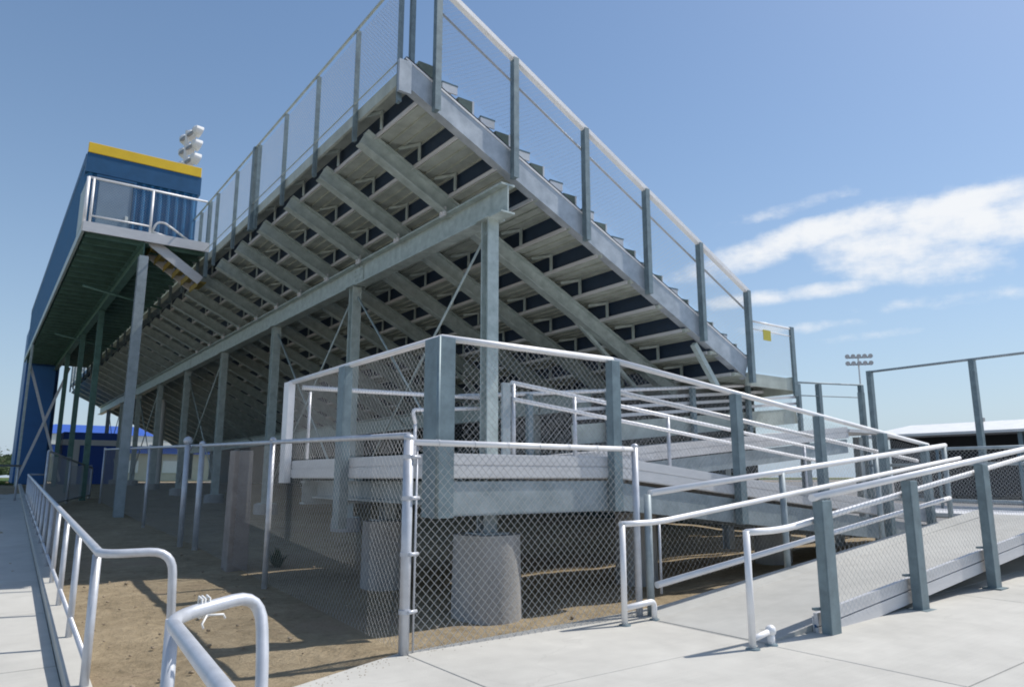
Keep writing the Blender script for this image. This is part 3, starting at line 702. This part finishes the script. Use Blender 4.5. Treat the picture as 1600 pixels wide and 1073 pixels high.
m = MB(); m.tube([(4.74, 3.45, .862), (5.2, 3.45, .862), (11.8, 3.45, .862+.128*6.6*.985)], .026, 12, bend=.2); m.obj('rail', 'aluminium', hr)
m = MB(); m.tube([(4.74, 3.45, .02), (4.74, 3.45, .875)], .026, 12); m.obj('post', 'aluminium', hr)
m = MB(); m.tube([(4.74, 3.45, .10), (4.96, 3.45, .13)], .022, 10); m.obj('return_loop', 'aluminium', hr)
m = MB(); m.tube([(4.97, 3.45, .02), (4.97, 3.45, .12)], .028, 12); m.ball((4.97, 3.45, .135), .042); m.obj('stub_post', 'aluminium', hr)
m = MB(); m.cone((4.74, 3.45), .055, .05, .028, .04, 16); m.cone((4.97, 3.45), .05, .045, .028, .04, 16); m.obj('base_flange', 'galvanised_shade', hr)
hl = thing('inner_ramp_handrail', 'white pipe handrail with low return loop at the inner foot of the near ramp', 'handrail', (4.6, 4.65, 0))
m = MB(); m.tube([(4.58, 4.62, .87), (5.05, 4.62, .87), (11.45, 4.62, 1.545)], .026, 12, bend=.2); m.obj('rail', 'aluminium', hl)
m = MB(); m.tube([(4.6, 4.62, .02), (4.6, 4.62, .875)], .026, 12); m.obj('post', 'aluminium', hl)
m = MB(); m.tube([(4.6, 4.62, .17), (4.99, 4.64, .19), (4.99, 4.64, .02)], .025, 10, bend=.05); m.obj('return_loop', 'aluminium', hl)
m = MB(); m.tube([(5.15, 4.75, .30), (11.3, 4.75, .98)], .03, 10); m.obj('kerb_rail', 'aluminium', hl)
m = MB(); m.cone((4.6, 4.62), .055, .05, .028, .04, 16); m.cone((4.99, 4.64), .05, .045, .028, .04, 16); m.obj('base_flange', 'galvanised_shade', hl)
gi = thing('inner_ramp_guard', 'inner guard of the near ramp with bright sloping top rail', 'guard rail', (8, 4.78, 0))
for x in (5.12, 7.3, 9.4, 11.4):
    m = MB(); m.tube([(x, 4.8, terr(x, 4.8)-.05), (x, 4.8, 1.12+.097*(x-5.19))], .035, 12); m.obj('post', 'galvanised_beam', gi)
m = MB(); m.tube([(5.16, 4.8, 1.125), (11.45, 4.8, 1.125+.0965*6.29)], .032, 12); m.obj('top_rail', 'aluminium', gi)
m = MB(); m.chain((5.3, 4.83, .25), (6.1, 0, .61), (0, 0, .84), .0707, .0009); m.obj('wire_mesh', 'wire', gi)
m = MB(); m.tube([(5.3, 4.83, .2), (5.3, 4.83, .85)], .012, 8); m.obj('tension_bar', 'rail_pipe', gi)

# ------------------------------------------------------------------ chain link gate panel and fence along the dirt
gate = thing('chain_link_panel', 'near chain link fence panel with diamond mesh between two round posts before the platform', 'fence', (3.8, 4.82, 0))
for x, zt, r in ((2.60, 1.56, .038), (5.0, 1.56, .032)):
    m = MB(); z = terr(x, 4.83); m.tube([(x, 4.83, z-.1), (x, 4.83, zt)], r, 14); m.ball((x, 4.83, zt), r*1.15, 1, 1, .7); m.obj('post', 'rail_pipe', gate)
m = MB(); m.tube([(2.60, 4.83, 1.53), (5.0, 4.83, 1.53)], .024, 12); m.obj('top_rail', 'aluminium', gate)
m = MB(); m.chain((2.68, 4.84, .03), (2.3, 0, 0), (0, 0, 1.5), .0707, .0021); m.obj('wire_mesh', 'wire', gate)
m = MB(); m.tube([(2.68, 4.84, .03), (2.68, 4.84, 1.5)], .008, 8); m.obj('tension_bar', 'rail_pipe', gate)
for z in (.32, .72, 1.12, 1.42):
    m = MB(); m.tube([(2.6, 4.78, z), (2.685, 4.81, z)], .014, 8); m.cone((2.6, 4.83), .044, .044, z-.015, z+.015, 14); m.obj('band', 'rail_pipe', gate)
for k in range(7):
    x = 2.85 + k*.33; m = MB(); m.tube([(x, 4.80, 1.50), (x, 4.80, 1.555), (x+.004, 4.86, 1.56), (x+.006, 4.86, 1.49), (x+.012, 4.835, 1.47)], .003, 5)
    m.obj('wire_tie', 'rail_pipe', gate)
fa = thing('dirt_fence', 'chain link fence on slim round posts running away across the bare dirt', 'fence', (2.75, 10, 0))
FP = [(2.60, 4.83), (2.73, 8.34), (2.88, 12.2), (2.92, 16.75), (3.02, 20.7), (3.12, 25.0)]
for (x, y), r in zip(FP[1:], (.03, .042, .03, .03, .03)):
    z = terr(x, y); m = MB(); m.tube([(x, y, z-.1), (x, y, z+1.6)], r, 12)
    m.ball((x, y, z+1.61), r*1.25, 1, 1, .8); m.obj('post', 'rail_pipe', fa)
m = MB(); m.tube([(2.78, 12.75, .1), (2.78, 12.75, 1.84)], .042, 12); m.ball((2.78, 12.75, 1.86), .075, 1, 1, 1); m.ball((2.80, 12.8, 1.74), .06); m.obj('post', 'rail_pipe', fa)
m = MB(); m.tube([(x, y, terr(x, y)+1.58) for x, y in FP], .024, 10); m.obj('top_rail', 'rail_pipe', fa)
m = MB()
for (xa_, ya_), (xb_, yb_) in zip(FP, FP[1:]):
    za = terr(xa_, ya_); zb = terr(xb_, yb_)
    m.chain((xa_, ya_, za+.04), (xb_-xa_, yb_-ya_, zb-za), (0, 0, 1.52), .0707, .0011)
m.obj('wire_mesh', 'wire', fa)
# low mesh fence further off, by the tower
fb = thing('far_mesh_fence', 'low galvanised mesh fence standing in the shade under the press box', 'fence', (2.6, 32, .6))
P = [(1.55, 23.0, 1.5), (2.3, 25.4, 1.25), (3.2, 28.3, .98)]
for x, y, h in P:
    z = terr(x, y); m = MB(); m.tube([(x, y, z-.1), (x, y, z+h)], .035, 8); m.obj('post', 'rail_pipe', fb)
m = MB(); m.tube([(x, y, terr(x, y)+h) for x, y, h in P], .028, 8); m.obj('rail', 'rail_pipe', fb)
m = MB(); m.tube([(x, y, terr(x, y)+.08) for x, y, h in P], .028, 8); m.obj('rail', 'rail_pipe', fb)
m = MB()
for (xa_, ya_, ha), (xb_, yb_, hb) in zip(P, P[1:]):
    m.chain((xa_, ya_, terr(xa_, ya_)+.1), (xb_-xa_, yb_-ya_, terr(xb_, yb_)-terr(xa_, ya_)), (0, 0, hb), .0707, .0035)
m.obj('wire_mesh', 'wire', fb)

# ------------------------------------------------------------------ walkway handrails
wr = thing('walkway_rail', 'long grey pipe rail with mesh infill rising along the left walkway kerb', 'handrail', (.66, 4.9, 0))
def wx(y): return .645 + .0315*(y-4.9)
def wz(y): return .83 + .0243*(y-4.9)
YE = 26.5
m = MB(); m.tube([(wx(YE)+.5, YE, wz(YE)), (wx(YE), YE, wz(YE)), (wx(4.9), 4.9, .83), (1.02, 4.83, .835), (1.06, 4.82, -.1)], .025, 14, bend=.13); m.obj('rail', 'rail_pipe', wr)
y = 5.10; k = 0
while y < YE:
    m = MB(); m.tube([(wx(y), y, terr(1, y)-.1), (wx(y), y, wz(y)-.02)], .023 if k else .026, 10); m.obj('post', 'rail_pipe', wr); y += 1.38; k += 1
m = MB(); m.tube([(wx(5.1), 5.1, .2), (wx(YE), YE, wz(YE)-.6)], .018, 8); m.obj('bottom_rail', 'rail_pipe', wr)
m = MB(); m.chain((wx(9.5)+.02, 9.5, wz(9.5)-.6), (wx(YE)-wx(9.5), YE-9.5, wz(YE)-wz(9.5)), (0, 0, .58), .0707, .0022); m.obj('wire_mesh', 'wire', wr)
nr = thing('near_rail', 'bent grey pipe rail end nearest the viewer with a white tie round it', 'handrail', (.6, 2.7, 0))
m = MB(); m.tube([(.44, .9, -.1), (.44, .9, .79), (.585, 2.76, .80), (.95, 2.93, .83), (.93, 2.80, .58), (.90, 2.72, .35), (.86, 2.6, 0)], .023, 16, bend=.15); m.obj('rail', 'rail_pipe', nr)
m = MB(); m.tube([(.62, 2.86, -.1), (.62, 2.86, .78)], .023, 14); m.obj('post', 'rail_pipe', nr)
m = MB()
for t in (0, .012, .03): m.tube([(.70+t, 2.815+t*.5, .78), (.70+t, 2.80+t*.5, .845), (.70+t, 2.845+t*.5, .85), (.70+t, 2.86+t*.5, .78), (.70+t, 2.815+t*.5, .78)], .004, 6)
m.tube([(.72, 2.80, .79), (.70, 2.78, .765), (.705, 2.775, .75)], .0035, 6); m.tube([(.72, 2.80, .79), (.78, 2.815, .785), (.787, 2.812, .77)], .004, 6)
tag(m.obj('plastic_tie', 'white_paint'), 'white plastic tie with loose ends wrapped round the near rail', 'tie')
# far left rail across the walkway
fr = thing('far_walkway_rail', 'low pale pipe rail crossing at the far left edge of the walkway', 'handrail', (.4, 27, .6))
m = MB(); m.tube([(-2.0, 24.0, 1.62), (1.15, 27.2, 1.62)], .03, 8); m.obj('rail', 'rail_pipe', fr)
for t in (.35, .62, .98):
    x = -2 + 3.15*t; y = 24 + 3.2*t
    m = MB(); m.tube([(x, y, terr(x, y)), (x, y, 1.62)], .03, 8); m.obj('post', 'rail_pipe', fr)

# ------------------------------------------------------------------ right background
tf = thing('tall_fence', 'tall fence of dark posts and one top rail against the sky at the right', 'fence', (15.5, 6, .3))
for y in (8.1, 7.87, 5.84, 3.8):
    zt = 3.55 if y < 8 else 3.1
    m = MB(); m.box(15.44, 15.56, y-.05, y+.05, terr(15.5, y)-.05, zt); m.obj('post', 'galvanised_shade', tf)
m = MB(); m.tube([(15.5, 7.9, 3.53), (15.5, 3.0, 3.56)], .026, 8); m.obj('top_rail', 'galvanised_beam', tf)
cn = thing('shade_canopy', 'long flat white roofed canopy with dark open side at the right', 'canopy', (28, 3, .6))
m = MB(); m.hexa([(25,-14,2.62),(32,-14,2.62),(32,13.2,2.62),(25,13.2,2.62),(25,-14,2.70),(32,-14,2.70),(32,13.2,2.70),(25,13.2,2.70)])
m.add([(25,-14,2.701),(25,13.2,2.701),(26.6,12.2,3.08),(26.6,-13,3.08),(32,13.2,2.701),(32,-14,2.701),(30.4,12.2,3.08),(30.4,-13,3.08)], [(0,3,2,1),(3,7,6,2),(4,6,7,5),(1,2,6,4),(0,5,7,3)]); m.obj('roof', 'white_paint', cn)
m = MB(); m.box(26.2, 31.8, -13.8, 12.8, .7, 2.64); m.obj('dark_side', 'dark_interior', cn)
for y in (12.8, 8.4, 4, -.4, -4.8):
    m = MB(); m.box(25.1, 25.22, y-.06, y+.06, .6, 2.655); m.obj('post', 'galvanised_shade', cn)
m = MB(); m.box(26.5, 26.65, 9.85, 10.0, 3.02, 3.2); m.tube([(26.57, 9.92, 3.2), (26.57, 9.92, 3.3)], .03, 6); m.obj('roof_vent', 'lamp_back', cn)
# low dark hedge/benches behind the landing
# light pole right (far)
def light_pole(x, y, ztop_, zb, rows, cols, w, h, label, face, r=.16, ls=1.0):
    t = thing('light_pole', label, 'light pole', (x, y, zb), 'stadium light poles')
    m = MB(); m.cone((x, y), r, r*.6, zb, ztop_, 12); m.obj('pole', 'white_paint', t)
    fx, fy = face; sx, sy = -fy, fx
    for i in range(rows):
        z = ztop_ - .3 - i*h
        m = MB(); m.beam((x-sx*w/2, y-sy*w/2, z), (x+sx*w/2, y+sy*w/2, z), .12, .14); m.obj('crossarm', 'lamp_back', t)
        for k in range(cols):
            s = (k/(cols-1)-.5)*w if cols > 1 else 0
            c = Vector((x+sx*s+fx*.3, y+sy*s+fy*.3, z+.1))
            q = Vector((fx, fy, -.25)).normalized()
            m = MB(); vs = []; u_ = q.orthogonal().normalized(); w_ = q.cross(u_)
            for rad, off in ((.12, -.42), (.30, -.30), (.40, .12)):
                vs += [c + q*off*ls + (u_*math.cos(2*math.pi*k_/14) + w_*math.sin(2*math.pi*k_/14))*rad*ls for k_ in range(14)]
            m.add(vs, [(a2*14+k_, a2*14+(k_+1)%14, (a2+1)*14+(k_+1)%14, (a2+1)*14+k_) for a2 in range(2) for k_ in range(14)] + [tuple(range(14))], False)
            lp = m.obj('lamp', 'white_paint', t)
            m = MB(); m.add([c + q*.10*ls + (u_*math.cos(2*math.pi*k_/14) + w_*math.sin(2*math.pi*k_/14))*.385*ls for k_ in range(14)], [tuple(range(14))]); m.obj('lens', 'lamp_glass', lp)
    return t
light_pole(76.6*.98, 40*.98, 14.2, .9, 2, 5, 2.3, .75, 'distant floodlight pole with two rows of lamps beyond the field at the right', (-.75, -.66), r=.12, ls=.62)
light_pole(7.5, 40.6, 20.2, .9, 3, 3, 1.6, .80, 'white floodlight pole with stacked lamps rising behind the press box', (.97, .2), r=.17, ls=.85)

# ------------------------------------------------------------------ far trees
def crown_tree(x, y, h, w, z0, label):
    t = thing('tree', label, 'tree', (x, y, z0), 'trees on the left horizon')
    m = MB(); m.tube([(x, y, z0-.2), (x+.2, y, z0+h*.45), (x, y+.2, z0+h*.7)], h*.03, 8)
    for k in range(5):
        a = k*1.3; m.tube([(x+.1, y, z0+h*.4), (x+math.cos(a)*w*.35, y+math.sin(a)*w*.35, z0+h*.72)], h*.012, 6)
    m.obj('trunk', 'bark', t)
    m = MB()
    cl = [(x+random.gauss(0, w*.3), y+random.gauss(0, w*.3), z0+h*random.uniform(.4, .95), w*random.uniform(.15, .3)) for _ in range(14)]
    for c in cl:
        for _ in range(110):
            d = Vector((random.gauss(0,1), random.gauss(0,1), random.gauss(0,.8))).normalized()*c[3]*random.uniform(.5, 1.05)
            p = Vector(c[:3]) + d; s = random.uniform(.12, .3)*h/7
            a = Vector((random.gauss(0,1), random.gauss(0,1), random.gauss(0,1))).normalized()*s; b = a.orthogonal().normalized()*s*.7
            m.add([p-a, p+b, p+a, p-b], [(0,1,2,3)])
    m.obj('crown', 'leaves', t)
crown_tree(-7.5, 190, 10, 8, .9, 'hazy rounded tree on the left horizon beside the blue tower')
crown_tree(-1, 215, 8, 9, .9, 'broad low tree just left of the blue tower on the horizon')
crown_tree(-2.0, 66, 2.6, 3.2, .9, 'dark bush at the edge of the lawn at far left')
crown_tree(.6, 64, 2.2, 3.0, .9, 'low dark bush beside the foot of the blue tower')
# distant wood as one mass
fw_ = MB()
for i in range(5200):
    x = random.uniform(-420, 500); y = 420 + random.uniform(0, 30) + .15*abs(x); h = 13*(.55+.45*noise.noise(Vector((x*.02, 0, 3))))*random.random()**.6 + 1
    p = Vector((x, y, .9+h)); s = random.uniform(1.2, 2.8)
    a = Vector((random.gauss(0,1), random.gauss(0,.4), random.gauss(0,1))).normalized()*s; b = a.cross(Vector((0, 1, 0))).normalized()*s*.8
    fw_.add([p-a, p+b, p+a, p-b], [(0,1,2,3)])
tag(fw_.obj('distant_wood', 'leaves'), 'hazy strip of distant trees along the horizon', 'trees', kind='stuff')

# ------------------------------------------------------------------ camera
F, PITCH, YAW = 1122., R(10.55), R(36.4)
fwd = Vector((math.sin(YAW)*math.cos(PITCH), math.cos(YAW)*math.cos(PITCH), math.sin(PITCH)))
cam = bpy.data.cameras.new('camera'); co = bpy.data.objects.new('camera', cam); COL.objects.link(co)
co.location = (0, 0, 1.27); co.rotation_euler = fwd.to_track_quat('-Z', 'Y').to_euler()
cam.sensor_width = 36; cam.lens = 36*F/1600; cam.clip_start = .05; cam.clip_end = 9000
S.camera = co

# ------------------------------------------------------------------ light
SUN = Vector((.60, -.145, .89)).normalized()
EL = math.asin(SUN.z); AZ = math.atan2(SUN.x, SUN.y)
sl = bpy.data.lights.new('sun', 'SUN'); so = bpy.data.objects.new('sun', sl); COL.objects.link(so)
sl.energy = 4.2; sl.angle = R(.53); sl.color = (1, .955, .89)
so.rotation_euler = SUN.to_track_quat('Z', 'Y').to_euler(); so.location = (30, -5, 45)
W = bpy.data.worlds.new('World'); S.world = W; W.use_nodes = True; nt = W.node_tree; N = nt.nodes; L = nt.links
bg = N['Background']
sky = N.new('ShaderNodeTexSky'); sky.sky_type = 'NISHITA'; sky.sun_disc = False; sky.sun_elevation = EL; sky.sun_rotation = AZ
sky.air_density = 1.0; sky.dust_density = .8; sky.ozone_density = 1.0
bg.inputs['Strength'].default_value = .132
tc = N.new('ShaderNodeTexCoord'); dirn = tc.outputs['Generated']
def math_(op, a, b=None, c=None, clamp=False):
    n = N.new('ShaderNodeMath'); n.operation = op; n.use_clamp = clamp
    for i, v in enumerate((a, b, c)):
        if v is None: continue
        if isinstance(v, (int, float)): n.inputs[i].default_value = v
        else: L.new(v, n.inputs[i])
    return n.outputs[0]
def dot_(vec):
    n = N.new('ShaderNodeVectorMath'); n.operation = 'DOT_PRODUCT'; n.inputs[1].default_value = tuple(vec); L.new(dirn, n.inputs[0]); return n.outputs['Value']
# gnomonic chart of the sky round the bank of cloud over the field
az, el = R(59.5), R(19)
c0 = Vector((math.sin(az)*math.cos(el), math.cos(az)*math.cos(el), math.sin(el))); rr = Vector((math.cos(az), -math.sin(az), 0)); uu = rr.cross(c0)
dc = math_('MAXIMUM', dot_(c0), .05); a_ = math_('DIVIDE', dot_(rr), dc); b_ = math_('DIVIDE', dot_(uu), dc)
CLOUD_A, CLOUD_B = a_, b_
xyz = N.new('ShaderNodeCombineXYZ'); L.new(a_, xyz.inputs[0]); L.new(b_, xyz.inputs[1])
mp = N.new('ShaderNodeMapping'); mp.inputs['Rotation'].default_value = (0, 0, R(-9)); mp.inputs['Scale'].default_value = (5, 15, 1); L.new(xyz.outputs[0], mp.inputs[0])
cn1 = N.new('ShaderNodeTexNoise'); cn1.inputs['Scale'].default_value = 1.6; cn1.inputs['Detail'].default_value = 9; cn1.inputs['Roughness'].default_value = .62; L.new(mp.outputs[0], cn1.inputs['Vector'])
cn2 = N.new('ShaderNodeTexNoise'); cn2.inputs['Scale'].default_value = 22; cn2.inputs['Detail'].default_value = 7; cn2.inputs['Roughness'].default_value = .6; L.new(xyz.outputs[0], cn2.inputs['Vector'])
def blob(a0, b0, sa, sb, rot):
    ca, sn = math.cos(R(rot)), math.sin(R(rot))
    da = math_('SUBTRACT', a_, a0); db = math_('SUBTRACT', b_, b0)
    p = math_('ADD', math_('MULTIPLY', da, ca/sa), math_('MULTIPLY', db, sn/sa)); q = math_('ADD', math_('MULTIPLY', da, -sn/sb), math_('MULTIPLY', db, ca/sb))
    r2_ = math_('ADD', math_('MULTIPLY', p, p), math_('MULTIPLY', q, q))
    return math_('SUBTRACT', 1, r2_, clamp=False)
BLOBS = [(.21, -.028, .19, .032, 3), (-.02, -.030, .13, .020, 12), (.10, -.055, .10, .034, -6), (-.02, -.097, .10, .010, 2), (.50, .0, .2, .05, 8), (.16,-.01,.14,.016,4), ]
WISPS = [(.16, -.122, .10, .012, 2), (-.02, -.14, .08, .010, -1), (.06, -.158, .06, .008, 3), (.0, .015, .09, .012, 8)]
mx_ = None
for bl in BLOBS:
    k = blob(*bl); mx_ = k if mx_ is None else math_('MAXIMUM', mx_, k)
ws_ = None
for bl in WISPS:
    k = blob(*bl); ws_ = k if ws_ is None else math_('MAXIMUM', ws_, k)
mx_ = math_('MAXIMUM', mx_, math_('SUBTRACT', ws_, .95))
mk = math_('MAXIMUM', mx_, -3)
nz_ = math_('ADD', math_('MULTIPLY', cn1.outputs['Fac'], .95), math_('MULTIPLY', cn2.outputs['Fac'], .62))
dens = math_('ADD', math_('MULTIPLY', mk, .40), math_('SUBTRACT', math_('MULTIPLY', nz_, 1.7), .98))
cr = N.new('ShaderNodeMapRange'); cr.interpolation_type = 'SMOOTHSTEP'; cr.inputs['From Min'].default_value = 0; cr.inputs['From Max'].default_value = .95; L.new(dens, cr.inputs[0])
hemi = math_('GREATER_THAN', dot_(c0), .25)
cf = math_('MULTIPLY', math_('MULTIPLY', cr.outputs[0], .95), hemi)
hs = N.new('ShaderNodeHueSaturation'); hs.inputs['Saturation'].default_value = 1.22; L.new(sky.outputs[0], hs.inputs['Color'])
mix = N.new('ShaderNodeMix'); mix.data_type = 'RGBA'; L.new(cf, mix.inputs['Factor'])
hz = N.new('ShaderNodeMix'); hz.data_type = 'RGBA'; hz.inputs[7].default_value = (3.55, 4.5, 5.6, 1); L.new(hs.outputs[0], hz.inputs[6])
zz = math_('MAXIMUM', dot_((0, 0, 1)), 0); L.new(math_('ADD', math_('MULTIPLY', math_('EXPONENT', math_('MULTIPLY', zz, -4.6)), .82), .11), hz.inputs['Factor'])
L.new(hz.outputs[2], mix.inputs[6]); mix.inputs[7].default_value = (7.0, 7.15, 7.35, 1)
L.new(mix.outputs[2], bg.inputs['Color']); 
S.view_settings.view_transform = 'Standard'; S.view_settings.look = 'None'; S.view_settings.exposure = 0; S.view_settings.gamma = 1
S.cycles.filter_width = 1.9
S.cycles.max_bounces = 8; S.cycles.diffuse_bounces = 2
